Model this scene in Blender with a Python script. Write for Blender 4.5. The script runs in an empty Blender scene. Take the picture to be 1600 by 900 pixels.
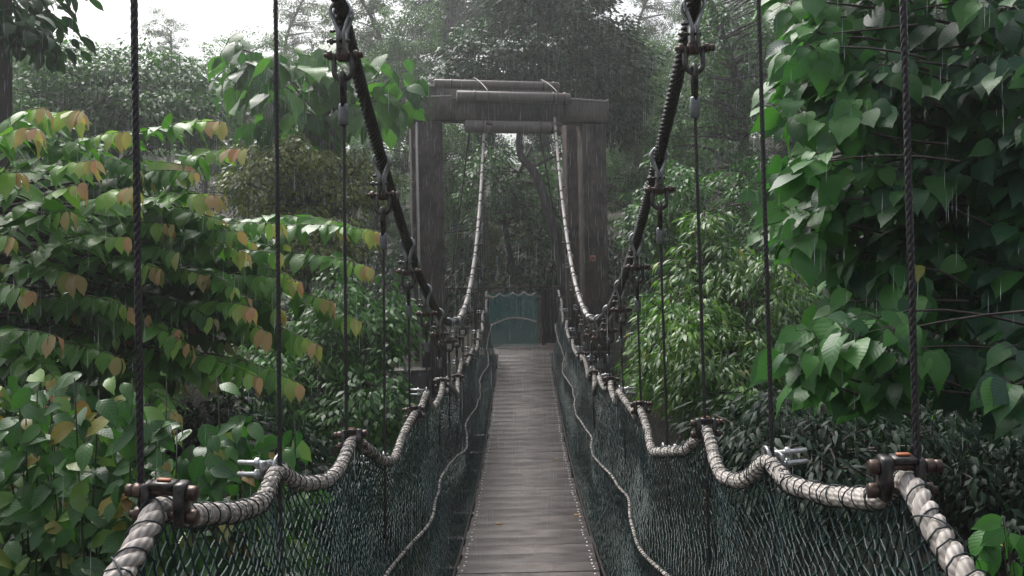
import bpy, math, random
import numpy as np
from mathutils import Vector, Matrix, Euler
rng = np.random.default_rng(7); random.seed(7)
S = bpy.context.scene
COL = S.collection
R = math.radians
F = 1500.0                      # focal length in pixels of the 1600 px photograph
VPX, VPY, ROLL = 817.0, 450.0, 0.020

# ------------------------------------------------------------------ camera, sky, sun, exposure
cam = bpy.data.objects.new('camera', bpy.data.cameras.new('camera')); COL.objects.link(cam)
cam.data.sensor_width = 36; cam.data.lens = F / 1600 * 36
cam.data.clip_start = 0.05; cam.data.clip_end = 2000
cam.location = (0, 0, 0)
cam.data.shift_x = -17 / 1600
cam.rotation_euler = (Matrix.Rotation(R(90), 3, 'X') @ Matrix.Rotation(-ROLL, 3, 'Z')).to_euler()
S.camera = cam
SUN_EL, SUN_AZ = 54, -32        # degrees; azimuth from +Y towards +X
w = bpy.data.worlds.new('World'); S.world = w; w.use_nodes = True
nt = w.node_tree; nt.nodes.clear()
sky = nt.nodes.new('ShaderNodeTexSky'); sky.sky_type = 'NISHITA'; sky.sun_disc = False
sky.sun_elevation = R(SUN_EL); sky.sun_rotation = R(SUN_AZ); sky.dust_density = 6; sky.air_density = 1.0; sky.ozone_density = 1
hs = nt.nodes.new('ShaderNodeHueSaturation'); hs.inputs['Saturation'].default_value = 0.32
bg = nt.nodes.new('ShaderNodeBackground'); bg.inputs['Strength'].default_value = 0.15
wo = nt.nodes.new('ShaderNodeOutputWorld')
nt.links.new(sky.outputs[0], hs.inputs['Color']); nt.links.new(hs.outputs[0], bg.inputs[0]); nt.links.new(bg.outputs[0], wo.inputs[0])
sl = bpy.data.lights.new('sun', 'SUN'); sl.energy = 1.5; sl.angle = R(25); sl.color = (1.0, .97, .93)
so = bpy.data.objects.new('sun', sl); COL.objects.link(so)
sd = Vector((math.cos(R(SUN_EL)) * math.sin(R(SUN_AZ)), math.cos(R(SUN_EL)) * math.cos(R(SUN_AZ)), math.sin(R(SUN_EL))))
so.rotation_euler = sd.to_track_quat('Z', 'Y').to_euler()
S.view_settings.view_transform = 'Standard'; S.view_settings.look = 'None'
S.view_settings.exposure = 0.5; S.view_settings.gamma = 1.0
S.cycles.max_bounces = 6; S.cycles.diffuse_bounces = 3; S.cycles.glossy_bounces = 2; S.cycles.transmission_bounces = 3
S.cycles.volume_bounces = 0; S.cycles.transparent_max_bounces = 8; S.cycles.use_denoising = True
S.cycles.caustics_reflective = False; S.cycles.caustics_refractive = False
S.cycles.sample_clamp_indirect = 4

def P(px, py, d):
    "point of the place at distance d (m, along the bridge) that was measured at this pixel of the photo"
    x = px - ROLL * (py - 450); y = py + ROLL * (px - 800)
    return np.array([(x - VPX) / F * d, d, (VPY - y) / F * d])

# ------------------------------------------------------------------ scene tree helpers
def tag(o, label, cat, group=None, kind=None):
    o['label'] = label; o['category'] = cat
    if group: o['group'] = group
    if kind: o['kind'] = kind
    return o
def thing(name, loc, label, cat, group=None):
    o = bpy.data.objects.new(name, None); COL.objects.link(o); o.location = tuple(float(v) for v in loc)
    o.empty_display_size = .1
    return tag(o, label, cat, group)
def link(name, me, parent=None, loc=None):
    o = bpy.data.objects.new(name, me); COL.objects.link(o)
    if parent is not None: o.parent = parent
    if loc is not None: o.location = tuple(float(v) for v in loc)
    return o

class MB:
    "collects geometry; build() links it as ONE mesh object"
    def __init__(s): s.v = []; s.q = []; s.t = []; s.qm = []; s.tm = []; s.uv = []; s.sh = []; s.yg = []; s.n = 0; s.m = 0
    def add(s, V, Q=None, T=None, uv=None, sh=None, yg=None):
        V = np.asarray(V, float); n = len(V)
        s.v.append(V)
        if Q is not None and len(Q): Q = np.asarray(Q, int); s.q.append(Q + s.n); s.qm.append(np.full(len(Q), s.m))
        if T is not None and len(T): T = np.asarray(T, int); s.t.append(T + s.n); s.tm.append(np.full(len(T), s.m))
        s.uv.append(np.zeros((n, 3)) if uv is None else uv)
        s.sh.append(np.full(n, .5) if sh is None else sh)
        s.yg.append(np.zeros(n) if yg is None else yg)
        s.n += n
    def mesh(s, name, mats, origin=(0, 0, 0), smooth=True):
        me = bpy.data.meshes.new(name)
        V = np.concatenate(s.v) - np.asarray(origin, float)
        Q = np.concatenate(s.q) if s.q else np.zeros((0, 4), int); T = np.concatenate(s.t) if s.t else np.zeros((0, 3), int)
        me.vertices.add(len(V)); me.vertices.foreach_set('co', V.ravel())
        nl = len(Q) * 4 + len(T) * 3
        me.loops.add(nl); me.loops.foreach_set('vertex_index', np.concatenate([Q.ravel(), T.ravel()]).astype(np.int32))
        me.polygons.add(len(Q) + len(T))
        st = np.concatenate([np.arange(len(Q)) * 4, len(Q) * 4 + np.arange(len(T)) * 3]).astype(np.int32)
        me.polygons.foreach_set('loop_start', st)
        if smooth: me.polygons.foreach_set('use_smooth', np.ones(len(st), bool))
        if not isinstance(mats, (list, tuple)): mats = [mats]
        for m in mats: me.materials.append(m)
        if len(mats) > 1:
            mi = np.concatenate((s.qm or [np.zeros(0)]) + (s.tm or [np.zeros(0)])) if (s.qm or s.tm) else []
            me.polygons.foreach_set('material_index', np.asarray(mi).astype(np.int32))
        a = me.attributes.new('luv', 'FLOAT_VECTOR', 'POINT'); a.data.foreach_set('vector', np.concatenate(s.uv).ravel())
        a = me.attributes.new('shade', 'FLOAT', 'POINT'); a.data.foreach_set('value', np.concatenate(s.sh))
        a = me.attributes.new('young', 'FLOAT', 'POINT'); a.data.foreach_set('value', np.concatenate(s.yg))
        me.update(calc_edges=True); me.validate()
        return me
    def build(s, name, mats, parent=None, origin=(0, 0, 0), smooth=True):
        return link(name, s.mesh(name, mats, origin, smooth), parent)

def nrm(a): return a / (np.linalg.norm(a, axis=-1, keepdims=True) + 1e-12)
def frames(Pt):
    T = nrm(np.gradient(Pt, axis=0))
    up = np.array([0, 0, 1.]) if abs(T[0][2]) < .9 else np.array([1., 0, 0])
    N = np.zeros_like(Pt); n = up - T[0] * np.dot(up, T[0]); n /= np.linalg.norm(n)
    for i in range(len(Pt)):
        n = n - T[i] * np.dot(n, T[i]); n /= np.linalg.norm(n) + 1e-12; N[i] = n
    return T, N, np.cross(T, N)
def tube(mb, Pt, rad, sides=6, cap=True, sh=None):
    Pt = np.asarray(Pt, float); n = len(Pt)
    rad = np.broadcast_to(np.asarray(rad, float), (n,))
    T, N, B = frames(Pt)
    a = np.arange(sides) / sides * 2 * math.pi
    V = Pt[:, None, :] + rad[:, None, None] * (np.cos(a)[None, :, None] * N[:, None, :] + np.sin(a)[None, :, None] * B[:, None, :])
    L = np.concatenate([[0], np.cumsum(np.linalg.norm(np.diff(Pt, axis=0), axis=1))])
    uv = np.zeros((n, sides, 3)); uv[..., 0] = np.arange(sides) / sides; uv[..., 1] = L[:, None]; 
    i = np.arange(n - 1)[:, None]; j = np.arange(sides)[None, :]; j2 = (j + 1) % sides
    Q = np.stack([i * sides + j, i * sides + j2, (i + 1) * sides + j2, (i + 1) * sides + j], -1).reshape(-1, 4)
    V = V.reshape(-1, 3); uv = uv.reshape(-1, 3); Tt = None
    if cap:
        c0 = len(V); V = np.concatenate([V, Pt[:1], Pt[-1:]]); uv = np.concatenate([uv, np.zeros((2, 3))])
        jj = np.arange(sides); k = (jj + 1) % sides
        Tt = np.concatenate([np.stack([np.full(sides, c0), k, jj], -1), np.stack([np.full(sides, c0 + 1), (n - 1) * sides + jj, (n - 1) * sides + k], -1)])
    mb.add(V, Q, Tt, uv, None if sh is None else np.full(len(V), sh))
def resample(Pt, step):
    Pt = np.asarray(Pt, float); L = np.concatenate([[0], np.cumsum(np.linalg.norm(np.diff(Pt, axis=0), axis=1))])
    n = max(2, int(L[-1] / step) + 1); t = np.linspace(0, L[-1], n)
    return np.stack([np.interp(t, L, Pt[:, k]) for k in range(3)], -1), t
def smooth_curve(ctrl, n):
    "Catmull-Rom through control points"
    c = np.asarray(ctrl, float); c = np.concatenate([[2 * c[0] - c[1]], c, [2 * c[-1] - c[-2]]])
    out = []
    for i in range(1, len(c) - 2):
        t = np.linspace(0, 1, n, endpoint=False)[:, None]
        p0, p1, p2, p3 = c[i - 1], c[i], c[i + 1], c[i + 2]
        out.append(.5 * (2 * p1 + (p2 - p0) * t + (2 * p0 - 5 * p1 + 4 * p2 - p3) * t ** 2 + (3 * p1 - p0 - 3 * p2 + p3) * t ** 3))
    out.append(c[-2:-1]); return np.concatenate(out)
def laid_rope(mb, Pt, strands, Rr, r, pitch, sides=6, per=12, wob=0):
    Pc, t = resample(Pt, pitch / per); T, N, B = frames(Pc)
    for k in range(strands):
        a = t / pitch * 2 * math.pi + k * 2 * math.pi / strands
        rr = Rr * (1 + wob * np.sin(t * 37 + k))
        tube(mb, Pc + rr[:, None] * (np.cos(a)[:, None] * N + np.sin(a)[:, None] * B) if wob else Pc + Rr * (np.cos(a)[:, None] * N + np.sin(a)[:, None] * B), r, sides)
def box(mb, c, size, rot=None, bev=0.0):
    c = np.asarray(c, float); h = np.asarray(size, float) / 2; b = min(bev, h.min() * .9)
    if b > 0:      # octagonal-cornered box: each corner split in 3
        V = []; idx = {}
        for sx in (-1, 1):
            for sy in (-1, 1):
                for sz in (-1, 1):
                    for ax in range(3):
                        p = np.array([sx, sy, sz], float) * h; 
                        for k in range(3):
                            if k != ax: p[k] -= np.sign(p[k]) * b
                        idx[(sx, sy, sz, ax)] = len(V); V.append(p)
        Q = []; Tt = []
        s = (-1, 1)
        for ax in range(3):
            u, v = [(1, 2), (2, 0), (0, 1)][ax]
            for sg in s:
                q = []
                for (a_, b_) in ((-1, -1), (1, -1), (1, 1), (-1, 1)):
                    k = [0, 0, 0]; k[ax] = sg; k[u] = a_; k[v] = b_; q.append(idx[(*k, ax)])
                Q.append(q if sg > 0 else q[::-1])
        for ax in range(3):          # edges along ax
            u, v = [(1, 2), (2, 0), (0, 1)][ax]
            for a_ in s:
                for b_ in s:
                    def K(e, f):
                        k = [0, 0, 0]; k[ax] = e; k[u] = a_; k[v] = b_; return idx[(*k, f)]
                    q = [K(-1, u), K(1, u), K(1, v), K(-1, v)]
                    Q.append(q if a_ * b_ < 0 else q[::-1])
        for sx in s:
            for sy in s:
                for sz in s:
                    t3 = [idx[(sx, sy, sz, a)] for a in range(3)]
                    Tt.append(t3 if sx * sy * sz > 0 else t3[::-1])
        V = np.array(V)
    else:
        V = np.array([[x, y, z] for x in (-1, 1) for y in (-1, 1) for z in (-1, 1)], float) * h
        Q = [[0, 1, 3, 2], [4, 6, 7, 5], [0, 4, 5, 1], [2, 3, 7, 6], [0, 2, 6, 4], [1, 5, 7, 3]]; Tt = None
    if rot is not None: V = V @ np.array(Matrix(rot).to_3x3()).T
    mb.add(V + c, Q, Tt)
def cyl(mb, a, b, r, sides=12, r2=None):
    tube(mb, [a, b], [r, r if r2 is None else r2], sides)
def hexnut(mb, c, axis, r, th):
    c = np.asarray(c, float); axis = np.asarray(axis, float) / np.linalg.norm(axis)
    tube(mb, [c - axis * th / 2, c - axis * th * .38, c + axis * th * .38, c + axis * th / 2], [r * .9, r, r, r * .9], 6)

# ------------------------------------------------------------------ materials
def mat(name): 
    m = bpy.data.materials.new(name); m.use_nodes = True; n = m.node_tree; n.nodes.clear()
    o = n.nodes.new('ShaderNodeOutputMaterial'); b = n.nodes.new('ShaderNodeBsdfPrincipled'); n.links.new(b.outputs[0], o.inputs[0])
    return m, n, b, o
def N(n, t, **kw):
    x = n.nodes.new(t)
    for k, v in kw.items():
        if k in x.inputs.keys() if hasattr(x.inputs, 'keys') else False: x.inputs[k].default_value = v
        else: setattr(x, k, v)
    return x
def ramp(n, fac, stops):
    r = n.nodes.new('ShaderNodeValToRGB'); e = r.color_ramp.elements
    while len(e) < len(stops): e.new(.5)
    for i, (p, c) in enumerate(stops):
        e[i].position = p; e[i].color = (*c, 1) if len(c) == 3 else c
    n.links.new(fac, r.inputs[0]); return r.outputs[0]
def mixc(n, fac, a, b, mode='MIX'):
    m = n.nodes.new('ShaderNodeMix'); m.data_type = 'RGBA'; m.blend_type = mode
    for i, v in ((0, fac), (6, a), (7, b)):
        if isinstance(v, (int, float)): m.inputs[i].default_value = v
        elif isinstance(v, tuple): m.inputs[i].default_value = (*v, 1)
        else: n.links.new(v, m.inputs[i])
    return m.outputs[2]
def mth(n, op, a, b=0.0, c=None):
    m = n.nodes.new('ShaderNodeMath'); m.operation = op
    for i, v in enumerate((a, b) if c is None else (a, b, c)):
        if isinstance(v, (int, float)): m.inputs[i].default_value = v
        else: n.links.new(v, m.inputs[i])
    return m.outputs[0]
def noise(n, scale, detail=4, rough=.6, vec=None):
    x = n.nodes.new('ShaderNodeTexNoise'); x.inputs['Scale'].default_value = scale; x.inputs['Detail'].default_value = detail; x.inputs['Roughness'].default_value = rough
    if vec is not None: n.links.new(vec, x.inputs['Vector'])
    return x.outputs[0]
def attr(n, name):
    a = n.nodes.new('ShaderNodeAttribute'); a.attribute_name = name; return a
def bump(n, b, h, strength=.4, dist=.01):
    x = n.nodes.new('ShaderNodeBump'); x.inputs['Strength'].default_value = strength; x.inputs['Distance'].default_value = dist
    n.links.new(h, x.inputs['Height']); n.links.new(x.outputs[0], b.inputs['Normal'])
def objvec(n, scale=(1, 1, 1)):
    t = n.nodes.new('ShaderNodeTexCoord'); m = n.nodes.new('ShaderNodeMapping'); m.inputs['Scale'].default_value = scale
    n.links.new(t.outputs['Object'], m.inputs[0]); return m.outputs[0]

def leaf_mat(name, dark, light, young=(.32, .17, .08), rough=.32, trans=.32, veins=0.0, spec=.5):
    m, n, b, o = mat(name)
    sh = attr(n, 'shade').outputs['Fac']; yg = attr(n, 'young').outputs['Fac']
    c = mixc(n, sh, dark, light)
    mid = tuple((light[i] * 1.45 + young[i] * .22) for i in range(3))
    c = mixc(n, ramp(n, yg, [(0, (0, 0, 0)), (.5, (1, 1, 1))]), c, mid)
    c = mixc(n, ramp(n, yg, [(.55, (0, 0, 0)), (1, (1, 1, 1))]), c, young)
    if veins:
        sx = n.nodes.new('ShaderNodeSeparateXYZ'); n.links.new(attr(n, 'luv').outputs['Vector'], sx.inputs[0])
        ax = mth(n, 'ABSOLUTE', sx.outputs[0])
        s = mth(n, 'SINE', mth(n, 'MULTIPLY', mth(n, 'SUBTRACT', sx.outputs[1], mth(n, 'MULTIPLY', ax, .32)), 46.0))
        v = mth(n, 'POWER', mth(n, 'ADD', mth(n, 'MULTIPLY', s, .5), .5), 5.0)
        mr = mth(n, 'SMOOTH_MIN', mth(n, 'MULTIPLY', ax, 9.0), 1.0, .1)
        v2 = mth(n, 'MAXIMUM', v, mth(n, 'SUBTRACT', 1.0, mr))
        c = mixc(n, mth(n, 'MULTIPLY', v2, veins), c, tuple(min(1, x * 1.9 + .02) for x in light))
        bump(n, b, mth(n, 'SUBTRACT', mth(n, 'MULTIPLY', s, .5), mth(n, 'MULTIPLY', mr, -1.0)), .14, .004)
    n.links.new(c, b.inputs['Base Color'])
    b.inputs['Roughness'].default_value = rough; b.inputs['Specular IOR Level'].default_value = spec
    t = n.nodes.new('ShaderNodeBsdfTranslucent'); n.links.new(mixc(n, 1.0, c, (1.0, 1.22, .60), 'MULTIPLY'), t.inputs[0])
    mx = n.nodes.new('ShaderNodeMixShader'); mx.inputs[0].default_value = trans
    n.links.new(b.outputs[0], mx.inputs[1]); n.links.new(t.outputs[0], mx.inputs[2]); n.links.new(mx.outputs[0], o.inputs[0])
    return m
M = {}
M['shrub'] = leaf_mat('leaf_pinnate', (.020, .095, .026), (.13, .32, .045), (.64, .29, .21), .34, .40, .12)
M['climber'] = leaf_mat('leaf_climber', (.016, .07, .024), (.075, .20, .04), (.36, .18, .05), .34, .32, .16)
M['bigleaf'] = leaf_mat('leaf_heart', (.022, .082, .048), (.085, .26, .050), (.38, .22, .05), .40, .42, .05)
M['macaranga'] = leaf_mat('leaf_macaranga', (.03, .12, .028), (.11, .27, .045), (.3, .3, .06), .26, .42, .10)
M['yellow'] = leaf_mat('leaf_yellowish', (.05, .095, .016), (.24, .29, .045), (.3, .22, .06), .4, .34)
M['sapling'] = leaf_mat('leaf_sapling', (.026, .10, .020), (.14, .28, .040), (.30, .18, .08), .38, .34)
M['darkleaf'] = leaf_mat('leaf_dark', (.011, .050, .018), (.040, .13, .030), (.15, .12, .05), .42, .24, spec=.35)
M['under'] = leaf_mat('leaf_understory_shaded', (.005, .020, .012), (.018, .050, .022), (.2, .12, .06), .50, .25, spec=.22)  # leaf colour darkened to stand in for the shade of a missing canopy
M['mid'] = leaf_mat('leaf_mid', (.018, .085, .018), (.09, .25, .030), (.25, .18, .07), .42, .34, spec=.4)
M['far'] = leaf_mat('leaf_far', (.024, .10, .016), (.12, .28, .035), (.25, .2, .1), .45, .34, spec=.4)
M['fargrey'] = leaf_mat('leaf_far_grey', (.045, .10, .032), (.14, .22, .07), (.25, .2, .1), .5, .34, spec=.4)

def bark(name, a, b_):
    m, n, b, o = mat(name)
    v = objvec(n, (1, 1, .25)); f = noise(n, 9, 6, .7, v)
    n.links.new(ramp(n, f, [(.3, a), (.7, b_)]), b.inputs['Base Color']); b.inputs['Roughness'].default_value = .6
    bump(n, b, f, .6, .03); return m
M['bark'] = bark('bark_dark', (.02, .017, .015), (.075, .062, .052))
M['twig'] = bark('twig', (.03, .022, .016), (.08, .06, .04))
M['greentwig'] = bark('green_twig', (.02, .025, .012), (.045, .045, .022))

def metal(name, a, b_, rough, metallic=.8, scale=30):
    m, n, b, o = mat(name); f = noise(n, scale, 5, .65, objvec(n))
    n.links.new(ramp(n, f, [(.35, a), (.68, b_)]), b.inputs['Base Color'])
    n.links.new(mth(n, 'MULTIPLY_ADD', f, .3, rough - .15), b.inputs['Roughness']); b.inputs['Metallic'].default_value = metallic
    bump(n, b, f, .2, .002); return m
M['galv'] = metal('galvanised_steel', (.22, .23, .24), (.42, .43, .44), .38, .7)
M['dullsteel'] = metal('dull_steel', (.12, .13, .14), (.26, .27, .28), .45, .6)
M['silver'] = metal('zinc_bolt', (.45, .47, .49), (.75, .77, .78), .3, .8)
M['darksteel'] = metal('dark_wet_steel', (.035, .033, .034), (.13, .12, .115), .35, .6)
M['rust'] = metal('rusty_steel', (.22, .07, .025), (.42, .16, .06), .6, .1)
M['brownsteel'] = metal('brown_steel', (.05, .035, .03), (.16, .11, .09), .38, .5)

def rope_mat(name, a, b_, dirt, yarn, rough=.75, bs=.6, metallic=0):
    m, n, b, o = mat(name)
    sx = n.nodes.new('ShaderNodeSeparateXYZ'); n.links.new(attr(n, 'luv').outputs['Vector'], sx.inputs[0])
    ph = mth(n, 'ADD', mth(n, 'MULTIPLY', sx.outputs[0], 2 * math.pi * yarn[0]), mth(n, 'MULTIPLY', sx.outputs[1], yarn[1]))
    s = mth(n, 'MULTIPLY_ADD', mth(n, 'SINE', ph), .5, .5)
    c = mixc(n, mth(n, 'POWER', s, .6), a, b_)
    f = noise(n, 14, 5, .7, objvec(n))
    c = mixc(n, ramp(n, f, [(.45, (0, 0, 0)), (.72, (1, 1, 1))]), c, dirt)
    n.links.new(c, b.inputs['Base Color']); b.inputs['Roughness'].default_value = rough; b.inputs['Metallic'].default_value = metallic
    bump(n, b, s, bs, .002); return m
M['rope'] = rope_mat('weathered_white_rope', (.30, .27, .25), (.62, .57, .53), (.30, .27, .23), (5, 260), .7)
M['cable_dark'] = rope_mat('black_cable', (.010, .009, .010), (.045, .04, .04), (.03, .025, .022), (4, 300), .38, .5)
M['cable_pale'] = rope_mat('pale_cable', (.36, .33, .31), (.62, .58, .55), (.34, .31, .29), (4, 200), .5, .4)
M['wire'] = rope_mat('hanger_wire', (.008, .007, .009), (.035, .030, .036), (.03, .024, .022), (3, 400), .42, .3)
def plain(name, c, rough, metallic=0, nz=12, var=.35):
    m, n, b, o = mat(name); f = noise(n, nz, 5, .65, objvec(n))
    n.links.new(mixc(n, f, tuple(x * (1 - var) for x in c), tuple(x * (1 + var) for x in c)), b.inputs['Base Color'])
    b.inputs['Roughness'].default_value = rough; b.inputs['Metallic'].default_value = metallic; bump(n, b, f, .25, .004); return m
M['pale'] = plain('pale_flashing', (.50, .47, .44), .45)
M['pipe'] = plain('weathered_pipe_paint', (.15, .13, .12), .5, 0, 5, .5)
M['net'] = plain('green_black_twine', (.010, .038, .035), .5, 0, 8, .7)
M['netteal'] = plain('teal_netting', (.05, .24, .24), .6, 0, 8, .3)
M['twine'] = plain('black_twine', (.012, .022, .024), .5)
M['orange'] = plain('orange_tie', (.40, .13, .05), .5)
def wood(name, a, b_, wet=.38, scale=(1.2, 14, 14)):
    m, n, b, o = mat(name); oi = n.nodes.new('ShaderNodeObjectInfo')
    add = n.nodes.new('ShaderNodeVectorMath'); add.operation = 'ADD'; n.links.new(objvec(n, scale), add.inputs[0])
    sc = n.nodes.new('ShaderNodeVectorMath'); sc.operation = 'SCALE'; sc.inputs[3].default_value = 40
    cb = n.nodes.new('ShaderNodeCombineXYZ')
    for i in range(3): n.links.new(oi.outputs['Random'], cb.inputs[i])
    n.links.new(cb.outputs[0], sc.inputs[0]); n.links.new(sc.outputs[0], add.inputs[1])
    g = noise(n, 3.0, 8, .7, add.outputs[0]); st = noise(n, 2.2, 6, .65, objvec(n))
    c = mixc(n, g, a, b_)
    c = mixc(n, ramp(n, st, [(.45, (0, 0, 0)), (.66, (1, 1, 1))]), c, tuple(x * .42 for x in a))
    c = mixc(n, mth(n, 'MULTIPLY', mth(n, 'POWER', oi.outputs['Random'], 3.0), .55), c, tuple(x * .5 for x in a))
    n.links.new(c, b.inputs['Base Color'])
    n.links.new(mth(n, 'MULTIPLY_ADD', st, .5, wet - .2), b.inputs['Roughness']); b.inputs['Specular IOR Level'].default_value = .5
    bump(n, b, g, .35, .006); return m
def deck_wood():
    m, n, b, o = mat('wet_deck_timber'); oi = n.nodes.new('ShaderNodeObjectInfo')
    cb = n.nodes.new('ShaderNodeCombineXYZ')
    for i in range(3): n.links.new(mth(n, 'MULTIPLY', oi.outputs['Random'], 37.0 + 11 * i), cb.inputs[i])
    def off(scale):
        a = n.nodes.new('ShaderNodeVectorMath'); a.operation = 'ADD'; n.links.new(objvec(n, scale), a.inputs[0]); n.links.new(cb.outputs[0], a.inputs[1]); return a.outputs[0]
    g = noise(n, 3.0, 9, .75, off((1.4, 22, 22))); st = noise(n, 3.2, 7, .68, off((1, 1.6, 1))); sp = noise(n, 9.0, 4, .6, off((.8, 2.2, 1)))
    sx = n.nodes.new('ShaderNodeSeparateXYZ'); n.links.new(objvec(n), sx.inputs[0])
    wear = mth(n, 'SUBTRACT', .95, mth(n, 'MULTIPLY', mth(n, 'ABSOLUTE', sx.outputs[0]), 1.55))     # trodden pale along the middle
    c = mixc(n, g, (.030, .026, .027), (.130, .112, .108))
    c = mixc(n, mth(n, 'MULTIPLY', wear, ramp(n, st, [(.38, (0, 0, 0)), (.62, (1, 1, 1))])), c, (.25, .22, .205))
    c = mixc(n, ramp(n, sp, [(.58, (0, 0, 0)), (.70, (.85, .85, .85))]), c, (.022, .019, .020))
    c = mixc(n, mth(n, 'MULTIPLY', oi.outputs['Random'], .5), c, (.035, .029, .028))
    n.links.new(c, b.inputs['Base Color']); n.links.new(mth(n, 'MULTIPLY_ADD', st, .6, .25), b.inputs['Roughness']); b.inputs['Specular IOR Level'].default_value = .32
    bump(n, b, g, .45, .005); return m
M['plank'] = deck_wood()
M['beam'] = wood('dark_wet_timber', (.016, .013, .012), (.045, .036, .033), .55)
M['post'] = wood('tower_timber', (.030, .020, .016), (.090, .062, .051), .65, (10, 10, 1.0))
M['fascia'] = wood('fascia_board', (.065, .050, .043), (.13, .105, .09), .5, (2, 8, 8))
def ground_mat():
    m, n, b, o = mat('forest_floor'); v = objvec(n); f = noise(n, 1.6, 8, .7, v)
    n.links.new(ramp(n, f, [(.3, (.018, .014, .010)), (.55, (.035, .032, .018)), (.75, (.03, .05, .02))]), b.inputs['Base Color'])
    b.inputs['Roughness'].default_value = .9; bump(n, b, f, .8, .15); return m
M['ground'] = ground_mat()

# ------------------------------------------------------------------ terrain and haze
def deck_z(y): return -2.17 + .0097 * (np.asarray(y, float) - 9.9) ** 2
def ground_z(x, y):
    x = np.asarray(x, float); y = np.asarray(y, float)
    e = lambda v, c, s: 1 / (1 + np.exp(-(v - c) / s))
    g = -6.2 + 4.3 * e(y, 17.2, .9) + 4.2 * (1 - e(y, -1.2, .8))
    g = g + 1.6 * e(np.abs(x), 9, 1.8) + 9.5 * e(np.hypot(x * .8, y), 44, 8) + 9 * e(np.hypot(x, y), 95, 14)
    return g + .25 * np.sin(x * .9 + 1) * np.cos(y * .7) + .12 * np.sin(x * 2.3 + y)
def terrain():
    xs = np.unique(np.concatenate([np.linspace(-260, -30, 24), np.linspace(-30, 30, 81), np.linspace(30, 260, 24)]))
    ys = np.unique(np.concatenate([np.linspace(-160, -8, 18), np.linspace(-8, 50, 81), np.linspace(50, 330, 28)]))
    X, Y = np.meshgrid(xs, ys, indexing='ij'); Z = ground_z(X, Y)
    V = np.stack([X, Y, Z], -1).reshape(-1, 3); ny = len(ys)
    i = np.arange(len(xs) - 1)[:, None]; j = np.arange(ny - 1)[None, :]
    Q = np.stack([i * ny + j, (i + 1) * ny + j, (i + 1) * ny + j + 1, i * ny + j + 1], -1).reshape(-1, 4)
    mb = MB(); mb.add(V, Q); o = mb.build('ground', M['ground'])
    tag(o, 'dark leaf-littered forest floor of the ravine and its slopes', 'ground', kind='structure')
terrain()
def haze():
    m = bpy.data.materials.new('rain_haze'); m.use_nodes = True; n = m.node_tree; n.nodes.clear()
    o = n.nodes.new('ShaderNodeOutputMaterial'); v = n.nodes.new('ShaderNodeVolumePrincipled')
    v.inputs['Color'].default_value = (.93, .95, .97, 1); v.inputs['Density'].default_value = HAZE
    v.inputs['Anisotropy'].default_value = .6
    n.links.new(v.outputs[0], o.inputs['Volume'])
    mb = MB(); box(mb, (0, 150, 12), (560, 380, 50)); ob = mb.build('haze', m, smooth=False)
    tag(ob, 'pale rain mist hanging in the air over the whole ravine', 'haze', kind='stuff')
HAZE = 0.0028
haze()

# ------------------------------------------------------------------ leaves
def template(rows, widths, fold=.18, droop=.25, cols=3, side_drop=None):
    "rows: y along the leaf, widths: half width; returns verts, quads, uv"
    V = []; uv = []
    xs = [-1, 0, 1] if cols == 3 else [-1, -.5, 0, .5, 1]
    for i, (y, w_) in enumerate(zip(rows, widths)):
        for x in xs:
            yy = y + (side_drop[i] * abs(x) if side_drop else 0)
            V.append((x * w_, yy, fold * abs(x * w_) * (1.0) - droop * max(y, 0) ** 2 + .03 * math.sin(y * 9 + x * 2) * (abs(x))))
            uv.append((x * w_ / max(widths), y, 0))
    Q = []; k = len(xs)
    for i in range(len(rows) - 1):
        for j in range(k - 1): Q.append((i * k + j, i * k + j + 1, (i + 1) * k + j + 1, (i + 1) * k + j))
    return np.array(V, float), np.array(Q), np.array(uv, float)
TM = {
 'ovate': template([0, .12, .32, .58, .8, .93, 1.08], [.01, .17, .285, .29, .19, .08, .004], .22, .28),
 'heart': template([0, .07, .25, .5, .72, .88, 1.1], [.02, .34, .44, .39, .25, .11, .004], .12, .30, side_drop=[-.12, -.11, -.05, 0, 0, 0, 0]),
 'lance': template([0, .3, .65, 1.05], [.01, .15, .13, .004], .2, .35),
 'small': template([0, .4, 1.0], [.02, .24, .01], .2, .3),
}
kV = np.array([(0, 0, 0), (.24, .45, .05), (0, 1, -.12), (-.24, .45, .05)], float)
TM['kite'] = (kV, np.array([[0, 1, 2, 3]]), np.array([(0, 0, 0), (1, .45, 0), (0, 1, 0), (-1, .45, 0)], float))
def put_leaves(mb, pos, D, Nn, size, tmpl, sh, yg=None):
    V, Q, uv = TM[tmpl]; n = len(pos); k = len(V)
    D = nrm(D); X = nrm(np.cross(D, Nn)); Z = np.cross(X, D)
    wv = rng.uniform(.82, 1.15, n); dr = rng.uniform(.3, 1.6, n)
    out = pos[:, None, :] + size[:, None, None] * (V[None, :, 0, None] * wv[:, None, None] * X[:, None, :] + V[None, :, 1, None] * D[:, None, :] + V[None, :, 2, None] * dr[:, None, None] * Z[:, None, :])
    QQ = (Q[None] + (np.arange(n) * k)[:, None, None]).reshape(-1, 4)
    mb.add(out.reshape(-1, 3), QQ, None, np.tile(uv, (n, 1)), np.repeat(sh, k), None if yg is None else np.repeat(yg, k))
def rdir(n): return nrm(rng.normal(size=(n, 3)))
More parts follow.
